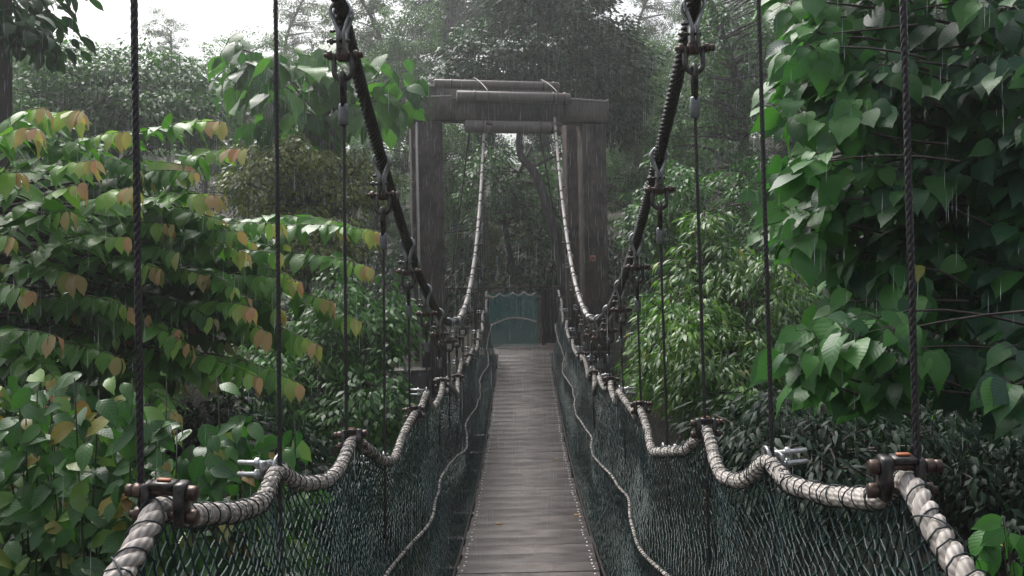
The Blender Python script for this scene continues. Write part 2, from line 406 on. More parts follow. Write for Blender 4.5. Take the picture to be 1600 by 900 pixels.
def cluster_leaves(mb, centers, rc, nper, size, tmpl, crown_c, flat=.6, droop=.5, shv=.25, young=0.0, upn=1.0, csh=None):
    nC = len(centers); n = nC * nper
    cen = np.repeat(centers, nper, 0)
    rcs = np.repeat(rng.uniform(.65, 1.25, nC) * rc, nper)
    off = rdir(n) * (rng.uniform(0, 1, n) ** .45)[:, None]; off[:, 2] *= flat
    pos = cen + off * rcs[:, None]
    outw = nrm(off + .35 * nrm(cen - crown_c) + .35 * rdir(n))
    D = outw * [1, 1, .4] + np.array([0, 0, -droop]) * rng.uniform(.4, 1.6, (n, 1))
    Nn = np.array([0, 0, upn]) + .55 * rdir(n) + .35 * outw
    cs = rng.normal(.45, .18, nC) if csh is None else csh
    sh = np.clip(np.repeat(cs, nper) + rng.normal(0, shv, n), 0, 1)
    yg = None
    if young > 0: yg = (rng.uniform(0, 1, n) < young) * rng.uniform(.35, 1, n)
    put_leaves(mb, pos, D, Nn, size * rng.uniform(.6, 1.25, n), tmpl, sh, yg)
def limb(mb, a, b, ra, rb, bend=.15, sides=5, n=6):
    a = np.asarray(a, float); b = np.asarray(b, float); L = np.linalg.norm(b - a)
    mid = (a + b) / 2 + rng.normal(size=3) * L * bend * .5 + np.array([0, 0, L * bend * .4])
    t = np.linspace(0, 1, n)[:, None]; c = (1 - t) ** 2 * a + 2 * t * (1 - t) * mid + t ** 2 * b
    tube(mb, c, np.linspace(ra, rb, n), sides)
def in_ell(n, c, r, shell=.35):
    d = rdir(n); return c + d * (rng.uniform(shell, 1, n) ** .6)[:, None] * r
def tree(name, label, cat, ells, trunk, ncl, nper, size, tmpl, lm, rc, bk='bark', group=None, flat=.6, droop=.5, young=0.0, r0=.15, limbs=True, shell=.3, upn=1.0, lr=.25, stems=1):
    """ells: crown lobes (centre, radii) in metres; trunk: list of points from the ground up"""
    trunk = np.asarray(trunk, float); base = trunk[0]
    tp = smooth_curve(trunk, 5) if len(trunk) > 2 else np.stack([np.linspace(trunk[0][k], trunk[-1][k], 8) for k in range(3)], -1)
    t = thing(name, base, label, cat, group)
    mt = MB(); rad = np.linspace(r0, r0 * .35, len(tp)); rad[0] *= 1.35
    tube(mt, tp, rad, 9)
    for k in range(1, stems):
        off = rng.normal(size=3) * [.3, .3, 0]; tube(mt, tp + off * np.linspace(.3, 2.5, len(tp))[:, None], rad * .7, 7)
    mc = MB()
    vol = np.array([np.prod(e[1]) ** .67 for e in ells]); vol /= vol.sum()
    for e, f in zip(ells, vol):
        c = np.asarray(e[0], float); r = np.asarray(e[1], float)
        k = max(2, int(ncl * f)); C = in_ell(k, c, r, shell)
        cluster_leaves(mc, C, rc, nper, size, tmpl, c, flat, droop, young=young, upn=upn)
        if limbs:
            for q in C[::2]:
                d = np.linalg.norm(tp - q, axis=1) + 1.2 * np.maximum(0, tp[:, 2] - q[2]); j = int(np.argmin(d))
                limb(mt, tp[j], q, rad[j] * lr * 1.6 + .004, .006 + size * .02, .3)
    mt.build('trunk', M[bk], t, base); mc.build('crown', M[lm], t, base)
    return t
def E(px, py, d, rx, ry, rd): return (P(px, py, d), np.array([rx * d / F, rd, ry * d / F]))
def G(px, d, py=600):
    p = P(px, py, d); p[2] = ground_z(p[0], p[1]) - .1; return p

# =================================================================== THE BRIDGE
XR = .71
rail_tab = np.array([(-1.2, -.30), (-.3, -.42), (.30, -.36), (.76, -.28), (1.2, -.52), (1.5, -.475), (1.80, -.36), (2.02, -.455), (2.29, -.52), (2.6, -.555), (2.84, -.515), (3.1, -.63), (3.36, -.672), (3.62, -.655), (3.88, -.588),
    (4.3, -.73), (4.92, -.865), (5.15, -.90), (5.6, -.84), (5.96, -.765), (6.4, -.885), (7.0, -.755), (7.45, -.92), (8.04, -.79), (8.6, -.93), (9.08, -.85), (9.75, -1.10), (10.3, -.86), (10.8, -1.02),
    (11.16, -.84), (11.7, -.93), (12.2, -.875), (12.75, -.94), (13.24, -.835), (13.8, -.90), (14.28, -.78), (14.8, -.83), (15.32, -.68), (15.85, -.72), (16.36, -.58), (16.9, -.62), (17.4, -.42), (17.9, -.42), (18.44, -.22), (18.9, -.16), (19.2, -.05)])
def rail_z(y): return np.interp(y, rail_tab[:, 0], rail_tab[:, 1])
HY = [1.80 + 1.04 * i for i in range(17)]
def cable_z(y): y = np.asarray(y, float); return -.34 + np.where(y < 9.9, .0405, .0415) * (y - 9.9) ** 2
NTH = ['nearest', 'second', 'third', 'fourth', 'fifth', 'sixth', 'seventh', 'eighth', 'ninth', 'tenth', 'eleventh', 'twelfth', 'thirteenth', 'fourteenth', 'fifteenth', 'sixteenth', 'farthest']
SIDE = {-1: 'left', 1: 'right'}

def deck():
    t = thing('bridge_deck', (0, 9.9, -2.17), 'narrow grey timber walkway of wet cross planks sagging to the far tower', 'bridge deck')
    o0 = np.array([0, 9.9, -2.17])
    y = 19.10; k = 0; stuff = MB()
    while y > -1.6:
        z = float(deck_z(y)); sl = math.atan(.0194 * (y - 9.9)); L = 1.05 + random.uniform(-.012, .012); tilt = random.uniform(-.006, .006)
        wd = .286 + random.uniform(-.012, .008); zz = random.uniform(-.001, .0015)
        def one(mb, c):
            rot = Matrix.Rotation(sl + random.uniform(-.004, .004), 3, 'X') @ Matrix.Rotation(tilt * .3, 3, 'Y'); mb.m = 0
            box(mb, c, (L, wd, .034), rot, .002)
            mb.m = 1
            for s in (-1, 1):
                for q in (-.085, .07) if random.random() < .6 else (-.1, -.02, .08):
                    p = np.array(rot @ Vector((s * (.485 + random.uniform(-.008, .008)), q + random.uniform(-.012, .012), .0172))) + c
                    cyl(mb, p, p + [0, 0, .004], .011, 8, .008)
        if k < 100:
            mb = MB(); one(mb, np.array([random.uniform(-.008, .008), 0, 0.])); me = mb.mesh('plank', [M['plank'], M['silver']], smooth=False)
            link('plank', me, t, np.array([0, y, z + zz]) - o0)
        else:
            one(stuff, np.array([0, y, z + zz]))
        wgap = random.uniform(.003, .006) if random.random() < .6 else random.uniform(.008, .016)
        y -= wd + wgap; k += 1
    ys = np.linspace(-1.6, 19.2, 60)
    for sx in (-1, 1):
        mb = MB(); 
        for off in (0,):
            V = []; Q = []
            for yy in ys:
                z = deck_z(yy) - .02
                for (a, b) in ((.40, -.02), (.47, -.02), (.47, -.16), (.40, -.16)): V.append((sx * a, yy, z + b))
            for i in range(len(ys) - 1):
                for j in range(4): Q.append((i * 4 + j, i * 4 + (j + 1) % 4, (i + 1) * 4 + (j + 1) % 4, (i + 1) * 4 + j))
            mb.add(V, Q)
        mb.build('stringer', M['beam'], t, o0, smooth=False)
        mb = MB(); tube(mb, np.stack([np.full(60, sx * .545), ys, deck_z(ys) + .012], -1), .012, 8); mb.build('edge_cable', M['cable_dark'], t, o0)
    for yy in HY:
        mb = MB(); box(mb, (0, yy, deck_z(yy) - .24), (1.56, .09, .11), None, .006); mb.build('crossbeam', M['darksteel'], t, o0, smooth=False)
deck()

def rail_path(s):
    ys = np.arange(-1.2, 19.2, .03); z = rail_z(ys)
    k = np.array([1, 2, 3, 2, 1.]); k /= k.sum(); z = np.convolve(np.pad(z, 2, mode='edge'), k, 'valid')
    z = z - s * 0 - (.04 * np.exp(-((ys - 1.75) / .35) ** 2) if s < 0 else 0)
    x = s * (XR + .018 * np.sin(ys * 3.1 + s) + .01 * np.sin(ys * 7))
    return np.stack([x, ys, z + (.01 * np.sin(ys * 5 + s * 2))], -1)
RP = {s: rail_path(s) for s in (-1, 1)}
RSM = {s: np.convolve(np.pad(RP[s][:, 2], 30, mode='edge'), np.ones(61) / 61, 'valid') for s in (-1, 1)}
def rail_at(s, y): p = RP[s]; return np.array([np.interp(y, p[:, 1], p[:, k]) for k in range(3)])
def mid_frac(y): return .50 + .012 * np.sin(np.asarray(y) * 1.1) + .006 * np.sin(np.asarray(y) * 5.1)
def net_point(s, y, v):
    "v=0 deck edge, v=1 handrail"
    top = np.stack([np.interp(y, RP[s][:, 1], RP[s][:, k]) for k in range(3)], -1)
    bot = np.stack([np.full_like(y, s * .555), y, deck_z(y) - .03], -1)
    sm = top.copy(); sm[..., 2] = np.interp(y, RP[s][:, 1], RSM[s])
    p = bot + (sm - bot) * v[..., None] + (top - sm) * (v[..., None] ** 4)
    p[..., 0] += s * .07 * np.sin(np.pi * v) * (1 + .5 * np.sin(y * 1.9 + s)) - s * .045 * np.exp(-((v - .5) / .12) ** 2)
    return p
def rails():
    for s in (-1, 1):
        mb = MB(); laid_rope(mb, RP[s], 3, .0115, .0128, .125, 8, 14)
        o = mb.build('handrail_rope', M['rope']); tag(o, f'thick weathered white laid rope running along the top of the {SIDE[s]} net', 'rope', 'handrail ropes')
        ys = np.arange(-1.2, 19.2, .03); pm = net_point(s, ys, mid_frac(ys)); pm[:, 0] -= s * .012
        mb = MB(); laid_rope(mb, pm, 3, .0048, .0055, .055, 6, 9)
        o = mb.build('middle_rope', M['rope']); tag(o, f'thin white rope threaded halfway up the {SIDE[s]} side net', 'rope', 'middle ropes')
        # netting
        t = thing('side_net', (s * .6, 9, -1.6), f'dark green knotted safety net along the {SIDE[s]} side of the walkway', 'net', 'side nets')
        cell = .060; nr = 44; ny = int(20.2 / cell)
        I, J = np.meshgrid(np.arange(ny), np.arange(nr + 1), indexing='ij')
        y = -1.1 + (I + .5 * (J % 2)) * cell + .05 * np.sin(J * .35) * np.sin(I * .021 * 2) + rng.normal(0, .004, I.shape)
        v = J / nr + rng.normal(0, .0025, I.shape) * ((J > 0) & (J < nr))
        Pn = net_point(s, np.clip(y, -1.2, 19.15), np.clip(v, 0, 1)) + rng.normal(0, .002, I.shape + (3,))
        idx = lambda i, j: Pn[i, j]
        A = []; B = []
        for j in range(nr):
            i = np.arange(1, ny - 1)
            A += [Pn[i, j], Pn[i, j]]
            B += [Pn[i, j + 1], Pn[i - 1 if j % 2 == 0 else i + 1, j + 1]]
        A = np.concatenate(A); B = np.concatenate(B); n = len(A)
        T = nrm(B - A); U = nrm(np.cross(T, [1., 0, 0])); W = np.cross(T, U)
        mb = MB()
        rr = .0025 + .0007 * rng.uniform(0, 1, n)
        mid = (A + B) / 2 + rng.normal(0, .0012, A.shape)
        V = []
        for Pq in (A, mid, B):
            for a in (0, 2.094, 4.189): V.append(Pq + rr[:, None] * (math.cos(a) * U + math.sin(a) * W))
        V = np.stack(V, 1).reshape(-1, 3)
        q = []
        for r_ in (0, 3):
            q += [(r_ + 0, r_ + 1, r_ + 4, r_ + 3), (r_ + 1, r_ + 2, r_ + 5, r_ + 4), (r_ + 2, r_ + 0, r_ + 3, r_ + 5)]
        Q = (np.array(q)[None] + (np.arange(n) * 9)[:, None, None]).reshape(-1, 4); mb.add(V, Q)
        # knots on the nearer half
        K = Pn[(Pn[..., 1] < 7) & (Pn[..., 1] > 1)]
        o_ = np.array([(1, 0, 0), (-1, 0, 0), (0, 1, 0), (0, -1, 0), (0, 0, 1), (0, 0, -1)], float) * .0052
        tr = np.array([(0, 2, 4), (2, 1, 4), (1, 3, 4), (3, 0, 4), (2, 0, 5), (1, 2, 5), (3, 1, 5), (0, 3, 5)])
        mb.add((K[:, None] + o_[None]).reshape(-1, 3), None, (tr[None] + (np.arange(len(K)) * 6)[:, None, None]).reshape(-1, 3))
        mb.build('netting', M['net'], t, (s * .6, 9, -1.6))
        # twine lashing round the handrail
        Pc, tt = resample(RP[s], .006); Tn, Nn, Bn = frames(Pc)
        ph = np.cumsum(np.full(len(Pc), .006) * 2 * math.pi / (.062 + .022 * np.sin(tt * 4.3) + .012 * np.sin(tt * 17) + .008 * np.sin(tt * 41)))
        a2 = -ph
        mb = MB(); tube(mb, Pc + (.0265 + .002 * np.sin(tt * 23))[:, None] * (np.cos(ph)[:, None] * Nn + np.sin(ph)[:, None] * Bn), .0019, 4)
        ph3 = np.cumsum(np.full(len(Pc), .006) * 2 * math.pi / (.19 + .05 * np.sin(tt * 3.1)))
        tube(mb, (Pc + .0275 * (np.cos(-ph3)[:, None] * Nn + np.sin(-ph3)[:, None] * Bn))[::2], .0018, 4)
        Pm, tm = resample(pm, .008); Tn, Nn, Bn = frames(Pm); pj = np.cumsum(np.full(len(Pm), .008) * 2 * math.pi / (.07 + .03 * np.sin(tm * 3.7) + .015 * np.sin(tm * 13)))
        tube(mb, Pm + .0118 * (np.cos(-pj)[:, None] * Nn + np.sin(-pj)[:, None] * Bn), .0021, 4)
        for yk in np.arange(-.8, 19, .26):
            q = pm[int(np.argmin(np.abs(pm[:, 1] - yk - .05 * math.sin(yk * 9))))]; tube(mb, [q - [0, .012, 0], q + [0, .012, 0]], .0125, 6)
        mb.build('lashing', M['twine'], t, (s * .6, 9, -1.6))
rails()

def cables():
    for s in (-1, 1):
        t = thing('main_cable', (s * XR, 9.9, -.34), f'{SIDE[s]} main suspension cable, black and twisted near, pale as it climbs to the tower', 'cable', 'main cables')
        o0 = (s * XR, 9.9, -.34)
        ya = np.linspace(-1.0, 10.2, 120); mb = MB(); laid_rope(mb, np.stack([np.full(120, s * XR), ya, cable_z(ya)], -1), 6, .0195, .0115, .21, 6, 14)
        mb.build('dark_rope', M['cable_dark'], t, o0)
        yb = np.linspace(10.1, 19.45, 90); mb = MB(); laid_rope(mb, np.stack([np.full(90, s * XR), yb, cable_z(yb)], -1), 6, .017, .0105, .21, 6, 10)
        pr = mb.build('pale_rope', M['cable_pale'], t, o0)
        for yy in np.concatenate([np.array(HY[8:]) + .52, np.array(HY[9:]) + .2]):
            if yy < 19.3:
                q = np.array([s * XR, yy, float(cable_z(yy))]); dd = nrm(np.array([0, 1, float(cable_z(yy + .1) - cable_z(yy)) / .1]))
                mb = MB(); tube(mb, [q - dd * .03, q + dd * .03], .034, 10); c = mb.build('band', M['darksteel'], pr, o0)
        top = np.array([s * XR, 19.45, float(cable_z(19.45))])
        mb = MB(); tube(mb, [top, top + [-.03, .15, .28], top + [-.1, .6, .42], top + [-.33, 1.25, .25], (s * 1.9 - .4, 27, -1.8)], .02, 8)
        mb.build('backstay', M['cable_dark'], t, o0)
cables()

# hanger head, built once around the origin (the cable point), hanging down -Z
def hanger_meshes():
    H = {}
    mb = MB()                                   # pear-shaped clamp plates gripping the cable, cable runs along Y
    for sy in (-.028, .028):
        a = np.linspace(-2.2, 2.2, 18) + math.pi / 2
        ring = np.stack([.040 * np.cos(a), np.full(18, sy), .040 * np.sin(a)], -1)
        left = np.array([(-.012, sy, -.085), (-.012, sy, -.16)]); right = np.array([(.012, sy, -.16), (.012, sy, -.085)])
        path = np.concatenate([right, ring, left]); 
        Lp = len(path); prv = path - np.roll(path, 1, 0)
        tube(mb, path, .0072, 6)
    box(mb, (-.013, 0, -.125), (.007, .065, .10), None, .002); box(mb, (.013, 0, -.125), (.007, .065, .10), None, .002)
    H['clamp_plate'] = mb.mesh('clamp_plate', M['galv'])
    mb = MB()
    box(mb, (0, 0, -.172), (.050, .048, .052), None, .008)
    cyl(mb, (-.075, 0, -.172), (.075, 0, -.172), .0095, 10)
    for x in (-.052, .052): hexnut(mb, (x, 0, -.172), (1, 0, 0), .020, .018)
    cyl(mb, (.062, 0, -.172), (.082, 0, -.172), .014, 10)
    H['bolt'] = mb.mesh('bolt', M['brownsteel'])
    mb = MB(); cyl(mb, (-.062, .0, -.115), (.03, .0, -.115), .007, 8); hexnut(mb, (-.045, 0, -.115), (1, 0, 0), .014, .012)
    cyl(mb, (-.05, .0, -.075), (-.02, 0, -.075), .006, 8); H['clamp_bolt'] = mb.mesh('clamp_bolt', M['darksteel'])
    mb = MB(); a = np.linspace(0, -math.pi, 12)
    path = np.concatenate([[(.036, 0, -.165)], [(.036, 0, -.20)], np.stack([.036 * np.cos(a), 0 * a, -.235 + .036 * np.sin(a)], -1), [(-.036, 0, -.20)], [(-.036, 0, -.165)]])
    tube(mb, path, .0115, 9); H['shackle'] = mb.mesh('shackle', M['darksteel'])
    mb = MB(); a = np.linspace(-.35, math.pi + .35, 14)
    path = np.concatenate([[(0, .010, -.385)], np.stack([0 * a, .026 * np.cos(a), -.268 + .026 * np.sin(a)], -1), [(0, -.010, -.385)]])
    tube(mb, path, .0105, 8); H['thimble_loop'] = mb.mesh('thimble_loop', M['darksteel'])
    mb = MB(); tube(mb, [(0, 0, -.37), (0, 0, -.377), (0, 0, -.45), (0, 0, -.456)], [.017, .0205, .0185, .015], 12); H['ferrule'] = mb.mesh('ferrule', M['dullsteel'])
    return H
HM = hanger_meshes()
def hangers():
    for s in (-1, 1):
        for i, y in enumerate(HY):
            z = float(cable_z(y)); zb = float(deck_z(y)) - .19
            t = thing('hanger_cable', (s * XR, y, z), f'{NTH[i]} steel hanger on the {SIDE[s]} main cable, dropping to the deck edge', 'hanger cable', 'hangers between main cables and deck')
            sw = random.uniform(-.05, .05)
            for k, me in HM.items():
                c = link(k, me, t)
                if k in ('shackle', 'thimble_loop', 'ferrule'): c.rotation_euler = (0, 0, sw * 2)
                elif k != 'bolt': c.rotation_euler = (0, 0, sw)
            xb = s * .74
            L = np.array([(0, 0, -.44), (xb - s * XR, random.uniform(-.02, .02), zb - z)])
            mb = MB(); laid_rope(mb, L if i < 6 else L, 3 if i < 6 else 1, .0024 if i < 6 else 0.0, .0050 if i < 6 else .0068, .05, 5, 7 if i < 6 else 1)
            mb.build('wire', M['wire'], t)
hangers()

def rail_clamp_meshes():
    big = {}; mb = MB()
    box(mb, (0, 0, 0), (.030, .052, .112), None, .006); box(mb, (.088, 0, 0), (.022, .046, .105), None, .006)
    box(mb, (.045, 0, .048), (.06, .046, .018), None, .004)
    big['plate'] = mb.mesh('plate', M['darksteel'], smooth=False)
    mb = MB()
    for z in (.028, -.034):
        cyl(mb, (-.03, 0, z), (.135, 0, z), .0095, 10); hexnut(mb, (-.028, 0, z), (1, 0, 0), .021, .024); hexnut(mb, (.112, 0, z), (1, 0, 0), .020, .022)
    cyl(mb, (.125, 0, .028), (.142, 0, .028), .017, 8)
    big['bolt'] = mb.mesh('bolt', M['brownsteel'], smooth=False)
    mb = MB(); box(mb, (.045, 0, .0605), (.035, .016, .006), None, .002); big['tie'] = mb.mesh('tie', M['orange'], smooth=False)
    small = {}; mb = MB(); a = np.linspace(-.6, math.pi + .6, 14)
    tube(mb, np.stack([.030 * np.cos(a) * 0 - .0 , .034 * np.cos(a), .034 * np.sin(a)], -1), .006, 7)
    box(mb, (.035, 0, -.004), (.010, .085, .05), None, .003)
    small['bracket'] = mb.mesh('bracket', M['galv'])
    mb = MB()
    for z in (.014, -.020):
        cyl(mb, (.01, 0, z), (.12, 0, z), .0075, 10); hexnut(mb, (.062, 0, z), (1, 0, 0), .0155, .014)
    small['bolt'] = mb.mesh('bolt', M['silver'], smooth=False)
    return big, small
BIG, SMALL = rail_clamp_meshes()
for s in (-1, 1):
    for i, y in enumerate(HY):
        p = rail_at(s, y); kind = BIG if i % 2 == 0 else SMALL
        desc = 'heavy dark bolted clamp' if i % 2 == 0 else 'small silver bolted bracket'
        t = thing('rail_clamp', p, f'{desc} gripping the {SIDE[s]} handrail rope at the {NTH[i]} hanger', 'rope clamp', 'clamps on the handrail ropes')
        t.rotation_euler = (random.uniform(-.15, .15), random.uniform(-.08, .08), (0 if s > 0 else math.pi) + random.uniform(-.12, .12))
        if i: t.location = p + [-s * .03 if i % 2 == 0 else 0, 0, .01]
        else: t.location = p + [-s * .028, 0, .0]
        if i == 0: t.location = p + [-s * .045, 0, .012]
        if i % 2 == 0: t.scale = (.74, .74, .74)
        for k, me in kind.items(): link(k, me, t)

def tower():
    yaw = .21
    c0 = np.array([-.17, 19.45, -2.3])
    t = thing('bridge_tower', c0, 'massive brown timber portal of four square posts at the far end of the bridge', 'bridge tower'); t.rotation_euler = (0, 0, yaw)
    def bx(mb, c, size, rot=None, bev=.008): box(mb, c, size, rot, bev)
    # local: x across, y away, z from base
    hw = 1.93; dep = 1.25
    for (x, y, h) in ((-hw + .25, 0, 5.62), (hw - .25, 0, 5.62), (-hw + .25, dep, 5.9), (hw - .25, dep, 5.9)):
        mb = MB(); bx(mb, (x, y, h / 2), (.50, .42, h)); mb.build('post', M['post'], t, smooth=False)
    mb = MB(); bx(mb, (-hw - .003, -.215, 2.8), (.03, .03, 5.6), None, .004); mb.build('edge_flashing', M['galv'], t, smooth=False)
    mb = MB(); bx(mb, (0, -.05, 5.86), (2 * hw + .02, .34, .44)); mb.build('header_beam', M['beam'], t, smooth=False)
    mb = MB(); bx(mb, (-.42, dep + .05, 6.34), (3.05, .34, .50)); mb.build('header_beam', M['fascia'], t, smooth=False)
    mb = MB(); bx(mb, (-1.36, -.245, 5.87), (1.16, .05, .43)); mb.build('fascia_board', M['fascia'], t, smooth=False)
    mb = MB(); bx(mb, (1.52, -.245, 5.87), (.85, .05, .43)); mb.build('fascia_board', M['fascia'], t, smooth=False)
    for sx in (-1, 1):      # sloping side boards from the low front to the high back header
        mb = MB(); x = sx * (hw + .035)
        zt = 6.60 if sx < 0 else 6.17
        V = [(x - .025, -.27, 5.64), (x - .025, dep + .22, 5.90), (x - .025, dep + .22, zt), (x - .025, -.27, 6.09)]
        V = V + [(a + .05, b, c) for a, b, c in V]
        mb.add(V, [(3, 2, 1, 0), (4, 5, 6, 7), (0, 1, 5, 4), (1, 2, 6, 5), (2, 3, 7, 6), (3, 0, 4, 7)]); mb.build('side_board', M['fascia'], t, smooth=False)
        mb = MB(); tube(mb, [(x, -.275, 6.105), (x, dep + .22, zt + .015)], .018, 4); mb.build('flashing', M['pale'], t, smooth=False)
    for (x0, x1) in ((-1.94, -1.24), (1.12, 1.94)):
        mb = MB(); bx(mb, ((x0 + x1) / 2, -.25, 6.10), (x1 - x0, .07, .022), Matrix.Rotation(-.05 if x0 < 0 else .05, 3, 'Y'), .003); mb.build('flashing', M['pale'], t, smooth=False)
    mb = MB(); bx(mb, (-1.6, dep - .14, 6.60), (.72, .05, .03), None, .003); mb.build('flashing', M['pale'], t, smooth=False)
    # knee braces
    for sx in (-1, 1):
        mb = MB(); a = (sx * (hw - .48), 0, 5.05); b = (sx * (hw - 1.0), 0, 5.62)
        V = [(a[0], -.1, 4.95), (a[0], -.1, 5.65), (b[0] - sx * .12, -.1, 5.65)]; V = V + [(q[0], .12, q[2]) for q in V]
        mb.add(V, [(0, 1, 4, 3), (1, 2, 5, 4), (2, 0, 3, 5)], [(0, 2, 1), (3, 4, 5)]); pass
    # saddle pipes
    for (x0, x1, y, z, r) in ((-1.15, 1.15, -.33, 6.10, .11), (-1.5, 1.12, .42, 6.50, .09), (-1.0, .86, -.36, 5.50, .125)):
        mb = MB(); tube(mb, [(x0, y, z), (x0 + .012, y, z), (x1 - .012, y, z), (x1, y, z)], [r * .9, r, r, r * .9], 20); pipe = mb.build('saddle_pipe', M['pipe'], t)
        for xx in (x0 + .35, x1 - .35, x1 - .12):
            mb = MB(); tube(mb, [(xx - .012, y, z), (xx + .012, y, z)], r + .012, 20); link('collar', mb.mesh('collar', M['brownsteel']), pipe)
    for sx in (-1, 1):
        xx = sx * XR + .17
        mb = MB(); tube(mb, smooth_curve([(xx, -.44, 5.45), (xx, -.42, 5.95), (xx, -.36, 6.22), (xx - .12, .42, 6.63), (xx - .2, .6, 6.55)], 6), .010, 8); mb.build('tie_cable', M['darksteel'], t)
        mb = MB(); bx(mb, (xx, -.36, 5.55), (.13, .26, .07)); cyl(mb, (xx, -.46, 5.33), (xx, -.45, 5.50), .045, 12); mb.build('saddle_bracket', M['brownsteel'], t, smooth=False)
    mb = MB(); bx(mb, (1.60, -.222, 2.88), (.115, .012, .115), None, .003); sg = mb.build('trail_marker', M['orange'], t, smooth=False); sg['label'] = 'small faded orange square marker on the front right post'
    mb = MB(); bx(mb, (1.60, -.231, 2.88), (.055, .006, .05), None, .002); link('marker_symbol', mb.mesh('marker_symbol', M['beam'], smooth=False), sg)
    for x in (-hw + .25, hw - .25):
        mb = MB(); bx(mb, (x, .3, -.15), (.9, 2.2, .7), None, .02); mb.build('footing', M['concrete'], t, smooth=False)
M['concrete'] = plain('wet_concrete', (.045, .038, .034), .6, 0, 6, .4)
tower()

def landing():
    t = thing('landing_platform', (0, 20.6, -1.33), 'timber landing under the tower where the walkway ends', 'platform')
    o0 = (0, 20.6, -1.33); mb = MB(); y = 19.30
    while y < 22.6:
        box(mb, (.3, y, -1.335 + random.uniform(-.002, .002)), (3.0, .14, .04), None, .004); y += .148
    mb.build('boards', M['plank'], t, o0, smooth=False)
    mb = MB()
    for x in (-1.1, 1.7): box(mb, (x, 20.95, -1.45), (.12, 3.4, .18), None, .005)
    for yy in (19.32, 22.5): box(mb, (.3, yy, -1.64), (3.1, .14, .19), None, .005)
    for (x, yy) in ((-1.1, 19.5), (1.7, 19.5), (-1.1, 22.4), (1.7, 22.4)): box(mb, (x, yy, -2.3), (.16, .16, 1.3), None, .005)
    mb.build('joists', M['beam'], t, o0, smooth=False)
    # teal end net with its two white ropes
    t = thing('end_net', (-.2, 21.2, -1.3), 'blue-green net screen closing the landing straight ahead', 'net'); o0 = (-.2, 21.2, -1.3)
    mb = MB(); xs = np.arange(-.78, .32, .026); n = 44
    I, J = np.meshgrid(np.arange(len(xs)), np.arange(n + 1), indexing='ij')
    X = -.78 + (I + .5 * (J % 2)) * .026; Z = -1.30 + J / n * 1.18; Y = 21.2 + .05 * np.sin(X * 5) + .04 * np.sin(Z * 4) + rng.normal(0, .004, X.shape)
    Pn = np.stack([X, Y, Z], -1)
    for j in range(n):
        for i in range(1, len(xs) - 1):
            for b in (Pn[i, j + 1], Pn[i - 1 if j % 2 == 0 else i + 1, j + 1]): tube(mb, [Pn[i, j], b], .0045, 3, cap=False)
    mb.build('netting', M['netteal'], t, o0)
    mb = MB(); c = []
    for k, (a, b) in enumerate(((-.80, -.52), (-.52, -.22), (-.22, .02), (.02, .30))):
        for u in np.linspace(0, 1, 8, endpoint=False): c.append((a + (b - a) * u, 21.17, -.13 - (.07 + .02 * (k == 3)) * math.sin(math.pi * u) + .03 * (k + u) / 2))
    laid_rope(mb, np.array(c), 3, .010, .011, .09, 6, 9); mb.build('top_rope', M['rope'], t, o0)
    c = smooth_curve([(-.72, 21.12, -.80), (-.5, 21.12, -.72), (-.30, 21.12, -.655), (0, 21.12, -.67), (.28, 21.12, -.75)], 8)
    mb = MB(); laid_rope(mb, c, 3, .010, .011, .09, 6, 9); mb.build('middle_rope', M['rope'], t, o0)
    t = thing('railing', (0, 22.0, -1.3), 'low dark timber railing behind the tower landing', 'railing'); o0 = (0, 22, -1.3)
    mb = MB(); box(mb, (0, 22.0, .02), (4.2, .07, .05), None, .004); mb.build('top_rail', M['post'], t, o0, smooth=False)
    for x in (-2.0, -1.1, .45, 1.2, 2.0):
        mb = MB(); box(mb, (x, 22.04, -.75), (.09, .09, 1.5), None, .004); mb.build('post', M['beam'], t, o0, smooth=False)
    mb = MB()
    for x in np.arange(.52, 1.98, .075): box(mb, (x, 22.09, -.66), (.066, .02, 1.25), None, .002)
    mb.build('boards', M['beam'], t, o0, smooth=False)
    t = thing('stair_wall', (-2.2, 18.9, -2.6), 'low brown concrete anchor block below the left tower post', 'anchor block'); mb = MB()
    box(mb, (-2.2, 18.6, -1.95), (.75, .6, .75), None, .02); mb.build('block', M['concrete'], t, (-2.2, 18.9, -2.6), smooth=False)
    mb = MB(); box(mb, (-2.2, 18.6, -1.545), (.8, .64, .05), None, .01); mb.build('capping', M['concrete'], t, (-2.2, 18.9, -2.6), smooth=False)
landing()
def fallen():
    for i, (px, y, kind) in enumerate(((865, 11.8, 'brown'), (771, 8.7, 'pale'), (893, 9.0, 'yellow'))):
        p = P(px, 600, y); z = float(deck_z(y)) + .024; mb = MB()
        put_leaves(mb, np.array([[p[0], y, z]]), np.array([[.8, .5, 0.]]), np.array([[0, 0, 1.]]), np.array([.10]), 'ovate', np.array([.6]), np.array([.9]))
        o = mb.build('fallen_leaf', M['shrub']); tag(o, ['brown curled fallen leaf lying near the right edge of the far planks', 'pale fallen leaf lying near the left edge of the planks', 'small yellowish leaf lying against the right screw line'][i], 'leaf', 'leaves fallen on the deck')
fallen()

